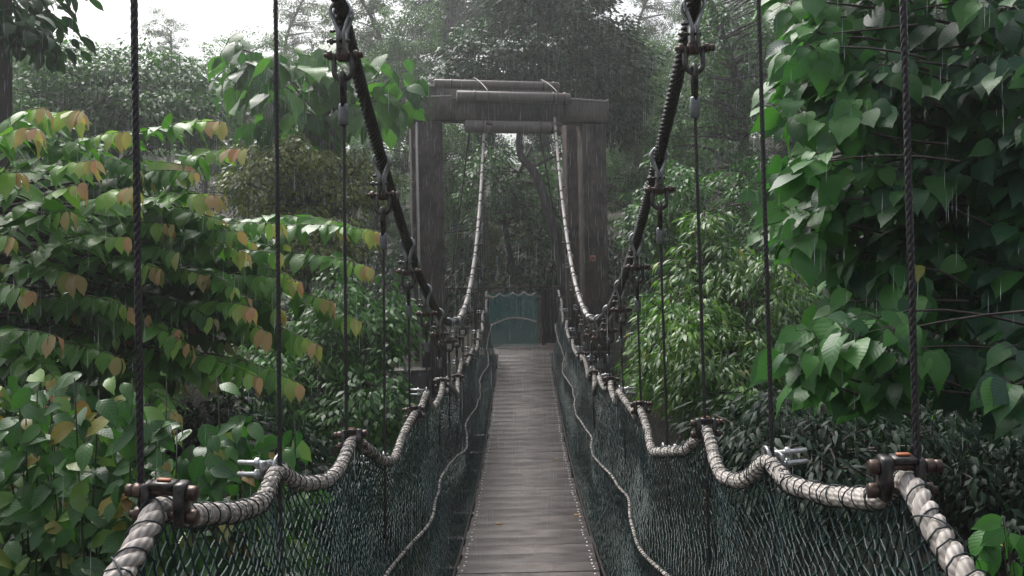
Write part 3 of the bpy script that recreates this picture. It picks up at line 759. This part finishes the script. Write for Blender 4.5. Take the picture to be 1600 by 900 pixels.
# =================================================================== VEGETATION
def spray(mb, tw, a, b, n, size, arch=.12, young=.2, side=None, sh0=.35, droopf=1.0):
    "a two-ranked leafy branch from a to b, leaves hanging like shingles"
    a = np.asarray(a, float); b = np.asarray(b, float); L = np.linalg.norm(b - a)
    mid = (a + b) / 2 + np.array([0, 0, arch * L]); t = np.linspace(0, 1, n); tt = t[:, None]
    c = (1 - tt) ** 2 * a + 2 * tt * (1 - tt) * mid + tt ** 2 * b
    tube(tw, c, np.linspace(.008, .0025, n), 4, cap=False)
    T = nrm(np.gradient(c, axis=0)); up = np.array([0, 0, 1.]); S_ = nrm(np.cross(T, up))
    sg = np.where(np.arange(n) % 2 == 0, 1, -1)[:, None]
    D = sg * S_ * .9 + T * .5 + np.array([0, 0, -1.]) * rng.uniform(.2, .95, (n, 1)) * droopf + rng.normal(0, .2, (n, 3))
    Nn = up * .9 + sg * S_ * .35 + rng.normal(0, .30, (n, 3)) + np.array([0, -.35, 0])
    D = D + (np.clip(t - .75, 0, 1) * 4)[:, None] * np.array([0, 0, -1.3])
    sz = size * (.75 + .5 * np.sin(np.pi * np.clip(t * .85 + .15, 0, 1))) * rng.uniform(.68, 1.2, n)
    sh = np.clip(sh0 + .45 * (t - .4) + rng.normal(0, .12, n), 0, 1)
    yg = np.clip(1.35 * (t - (1 - young)) / young, 0, 1) * rng.uniform(.7, 1.0, n)
    put_leaves(mb, c, D, Nn, sz, 'ovate', sh, yg)

def left_shrub():
    base = G(-60, 7.5); t = thing('arching_shrub', base, 'broad shrub on the left with long arching sprays of drooping leaves and pinkish young tips', 'shrub')
    mb = MB(); tw = MB()
    trunk = smooth_curve([base, base + [.1, 0, 2.2], P(-60, 560, 7.5), P(-20, 330, 7.4)], 6); tube(tw, trunk, np.linspace(.10, .03, len(trunk)), 8)
    tips = [(350, 190, 7.4, 210, -55), (382, 232, 7.2, 190, -50), (130, 172, 6.6, 150, -50), (72, 168, 6.4, 110, -45), (205, 205, 6.8, 200, -60), (60, 200, 6.0, 160, -40), (150, 250, 6.2, 170, -50),
        (348, 305, 7.0, 200, -35), (350, 345, 7.3, 190, 15), (592, 362, 7.8, 260, -25), (580, 418, 7.6, 260, -10), (545, 350, 8.2, 230, -25), (130, 285, 6.2, 170, -60), (215, 290, 6.3, 180, -60), (200, 370, 6.4, 200, -10),
        (395, 480, 7.0, 240, -10), (385, 395, 7.2, 240, 5), (470, 440, 7.4, 260, 10), (500, 540, 7.3, 230, 60), (405, 590, 6.8, 200, 55), (470, 600, 6.9, 210, 70), (275, 650, 6.4, 130, 60), (90, 525, 6.0, 130, 10), (20, 370, 5.8, 130, -20),
        (300, 260, 7.5, 230, -50), (110, 330, 6.1, 150, -20), (250, 420, 7.0, 230, 0), (320, 430, 7.2, 230, -5), (420, 520, 7.2, 230, 25), (300, 540, 6.9, 220, 45), (205, 480, 6.8, 200, 20), (120, 430, 6.6, 180, 5),
        (35, 270, 5.9, 140, -40), (520, 470, 7.8, 240, 20), (560, 500, 7.9, 200, 30), (340, 590, 7.0, 200, 50), (50, 455, 6.3, 150, 0), (440, 350, 7.9, 240, -15), (270, 350, 7.2, 220, -20), (190, 560, 6.6, 160, 40), (95, 600, 6.3, 150, 50)]
    more = []
    for _ in range(150):
        px = rng.uniform(-40, 470); py = rng.uniform(260, 700) if px < 330 else rng.uniform(360, 540)
        more.append((px, py, rng.uniform(7.0, 9.0), rng.uniform(150, 240), rng.uniform(-30, 40)))
    for k, (px, py, d, ln, rise) in enumerate(tips + more):
        b = P(px, py, d); a = P(px - ln * rng.uniform(.7, 1.0), py - rise + rng.uniform(-25, 25), d + rng.uniform(.1, 1.5))
        L = np.linalg.norm(b - a); first = k < len(tips)
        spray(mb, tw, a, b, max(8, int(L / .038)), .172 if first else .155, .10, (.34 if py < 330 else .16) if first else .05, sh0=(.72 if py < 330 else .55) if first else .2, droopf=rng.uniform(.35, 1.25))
        j = int(np.argmin(np.linalg.norm(trunk - a, axis=1))); limb(tw, trunk[j], a, .016, .008, .25, 5, 7)
    tw.build('stem', M['twig'], t, base); mb.build('foliage', M['shrub'], t, base)
left_shrub()

def climber():
    base = G(140, 4.6); t = thing('leafy_climber', base, 'low leafy climber in the bottom left corner with broad oval leaves, some turning orange', 'climber')
    mb = MB(); tw = MB()
    for k in range(150):
        x0 = rng.uniform(-70, 440); y0 = 1150; dd = rng.uniform(4.2, 5.5)
        top = P(x0 + rng.uniform(-60, 60), rng.uniform(590, 800) + max(0, x0 - 250) * .35, dd); bt = P(x0, y0, dd); bt[2] = ground_z(bt[0], bt[1])
        st = smooth_curve([bt, (bt + top) / 2 + rng.normal(0, .12, 3), top], 10); tube(tw, st, np.linspace(.012, .003, len(st)), 5)
        m = 48; u = 1 - .52 * rng.uniform(0, 1, m) ** 1.3; f = u * (len(st) - 1); i0 = np.minimum(f.astype(int), len(st) - 2); fr = (f - i0)[:, None]; pos = st[i0] * (1 - fr) + st[i0 + 1] * fr + rng.normal(0, .035, (m, 3))
        D = rng.normal(0, 1, (m, 3)) * [1, .5, .3] + [0, -.45, -.55]; Nn = np.array([0, -.75, .75]) + rng.normal(0, .3, (m, 3))
        yg = (rng.uniform(0, 1, m) < .2) * rng.uniform(.3, 1, m)
        put_leaves(mb, pos, D, Nn, rng.uniform(.085, .15, m), 'ovate', np.clip(rng.normal(.4, .22, m), 0, 1), yg)
    tw.build('stem', M['greentwig'], t, base); mb.build('foliage', M['climber'], t, base)
climber()

def heart_tree():
    base = G(1760, 6.2); t = thing('big_leaf_tree', base, 'near tree on the right with large wet heart-shaped leaves hanging over the ravine', 'tree')
    mb = MB(); tw = MB()
    trunk = smooth_curve([base, P(1740, 900, 6.2), P(1700, 500, 6.2), P(1660, 200, 6.2), P(1640, -150, 6.2)], 8); tube(tw, trunk, np.linspace(.14, .05, len(trunk)), 9)
    zones = [((1400, 60, 5.6), (200, 130), 46), ((1340, 190, 5.6), (140, 120), 36), ((1300, 330, 5.4), (110, 90), 26), ((1480, 260, 5.8), (150, 160), 50), ((1500, 420, 5.6), (120, 90), 28), ((1310, 540, 5.0), (105, 75), 24),
             ((1360, 440, 5.5), (100, 70), 16), ((1490, 575, 5.4), (60, 38), 9), ((1585, 570, 4.8), (50, 80), 14), ((1560, 120, 5.2), (90, 200), 34), ((1260, 120, 5.8), (60, 110), 12), ((1590, 350, 5.6), (60, 120), 16), ((1400, -80, 5.8), (260, 60), 22)]
    for (cx, cy, cd), (rx, ry), n in zones:
        for _ in range(int(n * 1.3)):
            a = rng.uniform(0, 6.283); r = rng.uniform(0, 1) ** .5
            p = P(max(cx + 25 + rx * r * math.cos(a), 1205 + 130 * rng.uniform() ** 1.5 + 22 * math.sin(cy * .05)), cy + ry * r * math.sin(a), cd + rng.uniform(-.7, .9))
            j = int(np.argmin(np.linalg.norm(trunk - p - [0, 0, -.4], axis=1)))
            m = rng.integers(8, 14)
            if rng.uniform() < .14: limb(tw, trunk[j], p, .022, .006, .2, 5, 8)
            else: 
                q = p + np.array([rng.uniform(.3, .7), rng.uniform(-.2, .4), rng.uniform(-.25, .1)]); limb(tw, q, p, .008, .004, .2, 4, 5)
            dr = rdir(m) * [1, 1, .5] + [-.35, -.2, -.15]; pos = p + dr * rng.uniform(.06, .16, (m, 1))
            for k in range(m): tube(tw, [p, (p + pos[k]) / 2 + [0, 0, .02], pos[k]], .0022, 3, cap=False)
            D = dr * [.8, .8, .3] + np.array([-.25, -.1, -.85]) * rng.uniform(.4, 1.2, (m, 1)); Nn = np.array([-.35, -.55, .75]) + rng.normal(0, .38, (m, 3))
            yg = (rng.uniform(0, 1, m) < .003) * .8
            edge = np.clip((1420 - (p[0] / p[1] * F + VPX)) / 400, -.2, .3)  # backlight put into the leaf tone: lighter towards the crown's left side
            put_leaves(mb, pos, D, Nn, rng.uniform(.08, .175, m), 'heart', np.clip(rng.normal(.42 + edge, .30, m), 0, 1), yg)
    tw.build('trunk', M['bark'], t, base); mb.build('foliage', M['bigleaf'], t, base)
heart_tree()
def sprig():
    base = G(1700, 3.3); t = thing('sapling', base, 'small sapling poking into the bottom right corner', 'sapling'); mb = MB(); tw = MB()
    top = P(1575, 850, 3.2); st = smooth_curve([base, (base + top) / 2 + [.1, 0, .3], top], 10); tube(tw, st, np.linspace(.02, .004, len(st)), 6)
    m = 16; pos = top + rng.normal(0, .05, (m, 3)); D = rng.normal(0, 1, (m, 3)) * [1, .5, .3] + [-.2, -.2, -.7]
    for k in range(m): tube(tw, [st[-3], pos[k]], .0018, 3, cap=False)
    put_leaves(mb, pos, D, np.array([0, -.6, .8]) + rng.normal(0, .3, (m, 3)), rng.uniform(.07, .11, m), 'ovate', rng.uniform(.5, 1, m), (rng.uniform(0, 1, m) < .12) * .8)
    tw.build('stem', M['twig'], t, base); mb.build('foliage', M['bigleaf'], t, base)
sprig()

# ---- individual trees and shrubs of the middle distance
tree('macaranga_tree', 'tree with very large pale drooping leaves left of the tower', 'tree',
     [E(470, 150, 15, 100, 80, 1.2), E(565, 150, 15.5, 62, 60, 1.2), E(625, 140, 15.8, 28, 28, .6), E(400, 100, 15, 50, 50, .8)], [G(520, 15.5), P(520, 420, 15.5), P(520, 200, 15.5)], 40, 8, .37, 'heart', 'macaranga', .6, droop=.8, r0=.10, upn=.9)
tree('yellowish_shrub', 'bushy yellow-green small-leaved shrub beyond the left main cable', 'shrub',
     [E(420, 290, 14, 75, 60, 1.0), E(530, 290, 14.5, 95, 60, 1.0), E(470, 240, 14, 55, 25, .7), E(480, 380, 13.8, 120, 60, 1.0)], [G(480, 14), P(480, 520, 14), P(480, 330, 14)], 190, 85, .085, 'kite', 'yellow', .26, bk='twig', droop=.7, young=.05, r0=.07, stems=3, upn=.6)
tree('understory_shrub', 'dark green small-leaved bush below the yellowish shrub on the left bank', 'shrub',
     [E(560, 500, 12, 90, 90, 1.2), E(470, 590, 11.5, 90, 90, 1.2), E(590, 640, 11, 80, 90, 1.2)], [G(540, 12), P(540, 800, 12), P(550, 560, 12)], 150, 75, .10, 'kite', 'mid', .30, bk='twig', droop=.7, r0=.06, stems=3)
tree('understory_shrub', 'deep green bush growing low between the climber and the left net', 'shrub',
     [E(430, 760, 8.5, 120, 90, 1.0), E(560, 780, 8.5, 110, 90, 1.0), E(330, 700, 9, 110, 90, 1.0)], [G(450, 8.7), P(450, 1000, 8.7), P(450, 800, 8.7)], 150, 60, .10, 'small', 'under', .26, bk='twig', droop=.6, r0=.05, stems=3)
tree('dense_tree', 'dense dark green round-crowned tree rising behind the tower', 'tree',
     [E(850, 90, 26, 150, 110, 2.4), E(760, 120, 25, 80, 70, 1.8), E(960, 130, 26, 62, 90, 1.6), E(860, -50, 27, 120, 90, 2.2)], [G(885, 24.5, 480), P(884, 470, 24.5), P(872, 382, 24.5), P(838, 275, 24.7), P(811, 222, 25), P(840, 60, 26)], 480, 90, .17, 'kite', 'darkleaf', .52, r0=.19, droop=.4, shell=.45)
tree('forked_tree', 'slim dark tree with crossing branches seen through the tower opening', 'tree',
     [E(770, 300, 27, 60, 70, 1.5), E(830, 330, 27.5, 50, 80, 1.5)], [G(800, 27, 480), P(803, 430, 27), P(790, 330, 27), P(830, 230, 27)], 110, 60, .15, 'kite', 'mid', .42, r0=.13)
tree('sapling_tree', 'slender sapling with whorls of long yellow-green leaves right of the hangers', 'sapling',
     [E(1100, 350, 11, 24, 35, .5), E(1120, 430, 11, 80, 60, .8), E(1095, 500, 11, 100, 50, .9)], [G(1110, 11), P(1108, 700, 11), P(1105, 480, 11), P(1100, 330, 11)], 150, 20, .13, 'lance', 'sapling', .20, bk='twig', droop=.35, young=.05, r0=.035, flat=.35)
tree('understory_shrub', 'mixed green bush with long leaves behind the right hangers', 'shrub',
     [E(1060, 540, 10, 80, 90, 1.2), E(1180, 480, 10.5, 80, 100, 1.2), E(1150, 600, 9.6, 130, 70, 1.2)], [G(1120, 10.3), P(1120, 850, 10.3), P(1120, 560, 10.3)], 260, 42, .10, 'lance', 'sapling', .24, bk='twig', droop=.5, young=.03, r0=.05, stems=3)
tree('understory_shrub', 'low dark long-leaved bush under the big-leaf tree', 'shrub',
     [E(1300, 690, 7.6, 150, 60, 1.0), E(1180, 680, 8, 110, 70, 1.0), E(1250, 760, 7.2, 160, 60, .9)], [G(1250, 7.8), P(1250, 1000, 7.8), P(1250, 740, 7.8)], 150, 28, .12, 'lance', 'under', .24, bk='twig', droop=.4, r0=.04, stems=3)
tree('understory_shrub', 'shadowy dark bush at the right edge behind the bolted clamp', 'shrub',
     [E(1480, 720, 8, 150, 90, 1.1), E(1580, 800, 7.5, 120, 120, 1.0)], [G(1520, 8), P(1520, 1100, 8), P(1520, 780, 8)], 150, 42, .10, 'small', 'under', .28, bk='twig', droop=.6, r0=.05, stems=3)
tree('bright_shrub', 'light green bush glowing between the fourth and fifth right hangers', 'shrub',
     [E(1050, 300, 17, 45, 60, 1.2), E(1010, 360, 17, 40, 60, 1.2), E(1180, 330, 17, 70, 90, 1.3)], [G(1060, 17), P(1060, 600, 17), P(1060, 350, 17)], 110, 60, .12, 'kite', 'mid', .34, bk='twig', r0=.06, stems=2)
tree('edge_tree', 'dark trunk and leaves of a tree at the top left edge', 'tree',
     [E(40, 20, 9, 55, 60, .8), E(-40, -60, 9, 120, 70, 1.2)], [G(-8, 9), P(-8, 500, 9), P(2, 200, 9), P(8, -150, 9)], 40, 16, .17, 'ovate', 'darkleaf', .3, r0=.17)
tree('bare_branched_tree', 'tall thin-crowned tree with visible branches behind the right hangers', 'tree',
     [E(1140, 80, 24, 90, 110, 1.8), E(1110, 220, 24, 90, 90, 1.8), E(1230, 30, 24, 60, 90, 1.6)], [G(1165, 24), P(1160, 400, 24), P(1160, 180, 24), P(1130, 60, 24), P(1100, -20, 24)], 190, 60, .13, 'kite', 'mid', .46, r0=.2, shell=.2)
tree('slope_tree', 'feathery green tree on the left slope behind the pinkish shrub tips', 'tree',
     [E(110, 110, 19, 60, 45, 1.6), E(170, 150, 19, 70, 60, 1.6), E(250, 135, 20, 60, 65, 1.8), E(60, 165, 19, 80, 55, 1.5), E(325, 185, 20, 50, 50, 1.5), E(215, 185, 19, 120, 45, 1.5)], [G(180, 19.5), P(180, 500, 19.5), P(180, 200, 19.5)], 260, 75, .13, 'kite', 'mid', .46, r0=.2, droop=.6, upn=.6)

# ---- far trees: prototypes copied along the slopes
def proto(seed, H, rw, lm, n, sz, shell=.3, tall=1.0):
    "one far tree around the origin: returns trunk mesh, crown mesh"
    global rng; keep = rng; rng = np.random.default_rng(seed)
    mt = MB(); mc = MB()
    tp = smooth_curve([(0, 0, 0), (rng.normal(0, .2), rng.normal(0, .2), H * .35), (rng.normal(0, .5), rng.normal(0, .5), H * .7), (rng.normal(0, .6), rng.normal(0, .6), H * .92)], 5)
    rad = np.linspace(.26, .06, len(tp)); tube(mt, tp, rad, 8)
    lobes = []
    for k in range(9):
        a = rng.uniform(0, 6.28); rr = rw * rng.uniform(.25, .75); z = H * rng.uniform(.42, .95)
        lobes.append((np.array([rr * math.cos(a) * (1.25 - z / H), rr * math.sin(a) * (1.25 - z / H), z]), np.array([rw * .48, rw * .48, rw * .42 * tall]) * rng.uniform(.7, 1.15)))
    for c, r in lobes:
        C = in_ell(int(n * 1.3) // 9, c, r, shell)
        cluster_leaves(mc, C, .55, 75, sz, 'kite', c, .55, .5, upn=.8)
        for q in C[::4]:
            j = int(np.argmin(np.linalg.norm(tp - q, axis=1) + 1.2 * np.maximum(0, tp[:, 2] - q[2]))); limb(mt, tp[j], q, rad[j] * .4, .012, .3)
    rng = keep
    return mt.mesh('trunk', M['bark']), mc.mesh('crown', M[lm])
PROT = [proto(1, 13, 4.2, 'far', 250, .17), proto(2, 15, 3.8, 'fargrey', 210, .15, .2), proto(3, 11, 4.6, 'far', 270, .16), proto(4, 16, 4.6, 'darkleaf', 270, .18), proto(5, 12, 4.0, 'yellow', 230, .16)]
def far(kind, px, d, top, label, cat='tree', wsc=1.0):
    "px: column in the photo, top: row of its highest leaves"
    p = G(px, d); H = (13, 15, 11, 16, 12)[kind]; zt = P(px, top, d)[2]; sc = (zt - p[2]) / H
    t = thing('forest_tree', p, label, cat, 'trees of the forest beyond the bridge'); t.rotation_euler = (0, 0, rng.uniform(0, 6.28))
    t.scale = (sc * wsc, sc * wsc, sc)
    link('trunk', PROT[kind][0], t); link('crown', PROT[kind][1], t)
FT = [(2, 60, 30, 60, 'bushy tree on the left slope, under the patch of sky', 1.0), (0, 170, 36, 78, 'hazy olive tree whose top meets the left patch of sky', 1.0), (1, 270, 42, 22, 'thin grey hazy tree standing up into the sky left of the second hanger', .8),
      (0, 330, 31, 95, 'pale green feathery tree below the left sky', .9), (1, 60, 46, -10, 'greyish tree rising at the left beside the sky', .7), (2, 400, 34, 60, 'light green tree behind the second left hanger', .9), (1, 480, 44, -30, 'tall grey misty tree right of the left sky', .9),
      (1, 590, 38, -80, 'grey-violet misty tree above the large pale leaves', 1.0), (0, 640, 33, 20, 'green tree between the large leaves and the tower', .8), (3, 700, 42, -120, 'tall dark misty tree left of the dense round crown', .9), (2, 700, 29, 190, 'bush-like tree behind the left tower posts', .9),
      (3, 780, 46, -160, 'tall dark tree far behind the tower header', .9), (4, 720, 31, 260, 'yellowish small tree seen through the tower opening', .7), (0, 850, 34, 240, 'green tree seen between the two pale ropes', .8), (2, 930, 32, 230, 'green tree behind the right tower posts', .9),
      (1, 1030, 48, -60, 'pale grey tree behind the right main cable', .8), (0, 1010, 34, 120, 'grey-green tree between the tower and the right main cable', .8), (2, 1080, 29, 190, 'rounded bright green tree behind the third right hanger', .8), (0, 1170, 38, -30, 'misty tree behind the second right hanger', .9),
      (1, 1100, 40, -20, 'thin misty tree above the bare-branched one', .7), (3, 1280, 30, -120, 'dark tall tree hidden partly by the big-leaf tree', 1.0), (3, 1420, 26, -150, 'dark tree behind the middle of the big-leaf tree', 1.0), (0, 1560, 24, -100, 'green tree behind the right edge of the big-leaf tree', 1.0),
      (2, -40, 26, 40, 'bushy tree at the far left edge behind the trunk', 1.0), (3, 450, 26, 250, 'dark low tree behind the yellowish shrub', .8), (3, 600, 24, 250, 'dark low tree left of the tower base', .8), (2, 1200, 24, 260, 'low green tree behind the slender sapling', .9), (3, 1010, 25, 330, 'dark low tree beside the right tower post', .7),
      (3, 1340, 19, 380, 'dark low tree filling the gloom under the big leaves', .8), (3, 1550, 17, 420, 'dark low tree at the right edge under the big leaves', .8), (3, 220, 17, 330, 'dark low tree behind the arching shrub', .9), (3, 30, 15, 300, 'dark low tree at the left edge behind the arching shrub', .9), (3, 400, 18, 420, 'dark low tree behind the left net', .8),
      (3, 760, 33, 120, 'dark green tree filling the left of the tower opening', .8), (3, 850, 36, 130, 'dark green tree filling the right of the tower opening', .8), (0, 900, 29, 330, 'low olive tree just behind the landing on the right', .8), (4, 770, 27, 350, 'low yellow-green tree just behind the landing', .7),
      (3, 1250, 22, 150, 'dark green tree showing at the left edge of the big-leaf tree', .8), (0, 990, 31, 110, 'soft green tree filling the gap right of the tower header', .9), (2, 1000, 37, 60, 'pale bushy tree between the round crown and the right main cable', .9), (2, 140, 13, 520, 'low bushy tree in the gloom behind the climber', .9), (3, 640, 21, 330, 'dark low tree directly left of the tower footing', .7)]
for kind, px, d, top, lab, ws in FT: far(kind, px, d, top, lab, wsc=ws)

def far_forest():
    mb = MB()
    for _ in range(85):
        px = rng.uniform(-250, 1850); d = rng.uniform(50, 70); top = rng.uniform(20, 190) if px > 460 else rng.uniform(105, 190)
        p = G(px, d); zt = P(px, top, d)[2]; h = zt - p[2]; rw = rng.uniform(2.5, 4.5)
        cs = rng.normal(.45, .2); k = 34
        C = p + np.stack([rng.normal(0, rw * .5, k), rng.normal(0, rw * .5, k), h * (.25 + .72 * rng.uniform(0, 1, k) ** .7)], -1)
        cluster_leaves(mb, C, .95, 42, .30, 'kite', C.mean(0), .7, .5, csh=rng.normal(cs, .12, k))
        tube(mb, [p, p + [rng.normal(0, .4), 0, h * .8]], [.25, .08], 6, sh=0)
    o = mb.build('far_forest', M['far']); tag(o, 'misty far-off wood closing the view behind all nearer trees', 'forest', kind='stuff')
far_forest()

# ---- undergrowth: everything that fills the ravine floor and the slopes, nobody could count it
def undergrowth():
    mb = MB(); n = 2600
    x = rng.uniform(-16, 16, n); y = rng.uniform(3, 34, n)
    keep = ~((np.abs(x) < 2.6) & (y > 17) & (y < 24)) & ~((np.abs(x) < 1.2) & (y < 19)) & (np.abs(x) < .62 * y + 1)
    x = x[keep]; y = y[keep]; z = ground_z(x, y)
    h = rng.uniform(.3, 1.9, len(x)); C = np.stack([x, y, z + h], -1)
    cluster_leaves(mb, C, .55, 42, .16, 'small', C.mean(0) * [1, 1, 0] - [0, 0, 8], .8, .5)
    o = mb.build('undergrowth', M['under']); tag(o, 'dark tangled undergrowth covering the ravine floor and banks', 'undergrowth', kind='stuff')
undergrowth()

# ---- falling rain
def rain():
    mb = MB(); n = 34000
    y = 3.0 + 16 * rng.uniform(0, 1, n) ** .5; x = rng.uniform(-.62, .62, n) * y; z = rng.uniform(-.36, .36, n) * y
    L = rng.uniform(.04, .16, n); r = rng.uniform(.0006, .0013, n)
    c = np.stack([x, y, z], -1); dv = np.array([.03, 0, 1.0])
    V = []
    for (f, k) in ((-.5, .2), (-.2, 1), (.5, .1)):
        for a in (0, 2.094, 4.189): V.append(c + dv * (f * L)[:, None] + (r * k)[:, None] * np.array([math.cos(a), math.sin(a), 0]))
    V = np.stack(V, 1).reshape(-1, 3); q = []
    for r_ in (0, 3): q += [(r_ + 0, r_ + 1, r_ + 4, r_ + 3), (r_ + 1, r_ + 2, r_ + 5, r_ + 4), (r_ + 2, r_ + 0, r_ + 3, r_ + 5)]
    mb.add(V, (np.array(q)[None] + (np.arange(n) * 9)[:, None, None]).reshape(-1, 4))
    m, nn, b, o = mat('rain_water'); b.inputs['Base Color'].default_value = (.8, .84, .86, 1); b.inputs['Roughness'].default_value = .15
    tr = nn.nodes.new('ShaderNodeBsdfTransparent'); mx = nn.nodes.new('ShaderNodeMixShader'); mx.inputs[0].default_value = .5
    nn.links.new(tr.outputs[0], mx.inputs[1]); nn.links.new(b.outputs[0], mx.inputs[2]); nn.links.new(mx.outputs[0], o.inputs[0])
    ob = mb.build('rain', m); tag(ob, 'steady falling rain drops in the air over the bridge', 'rain', kind='stuff')
rain()
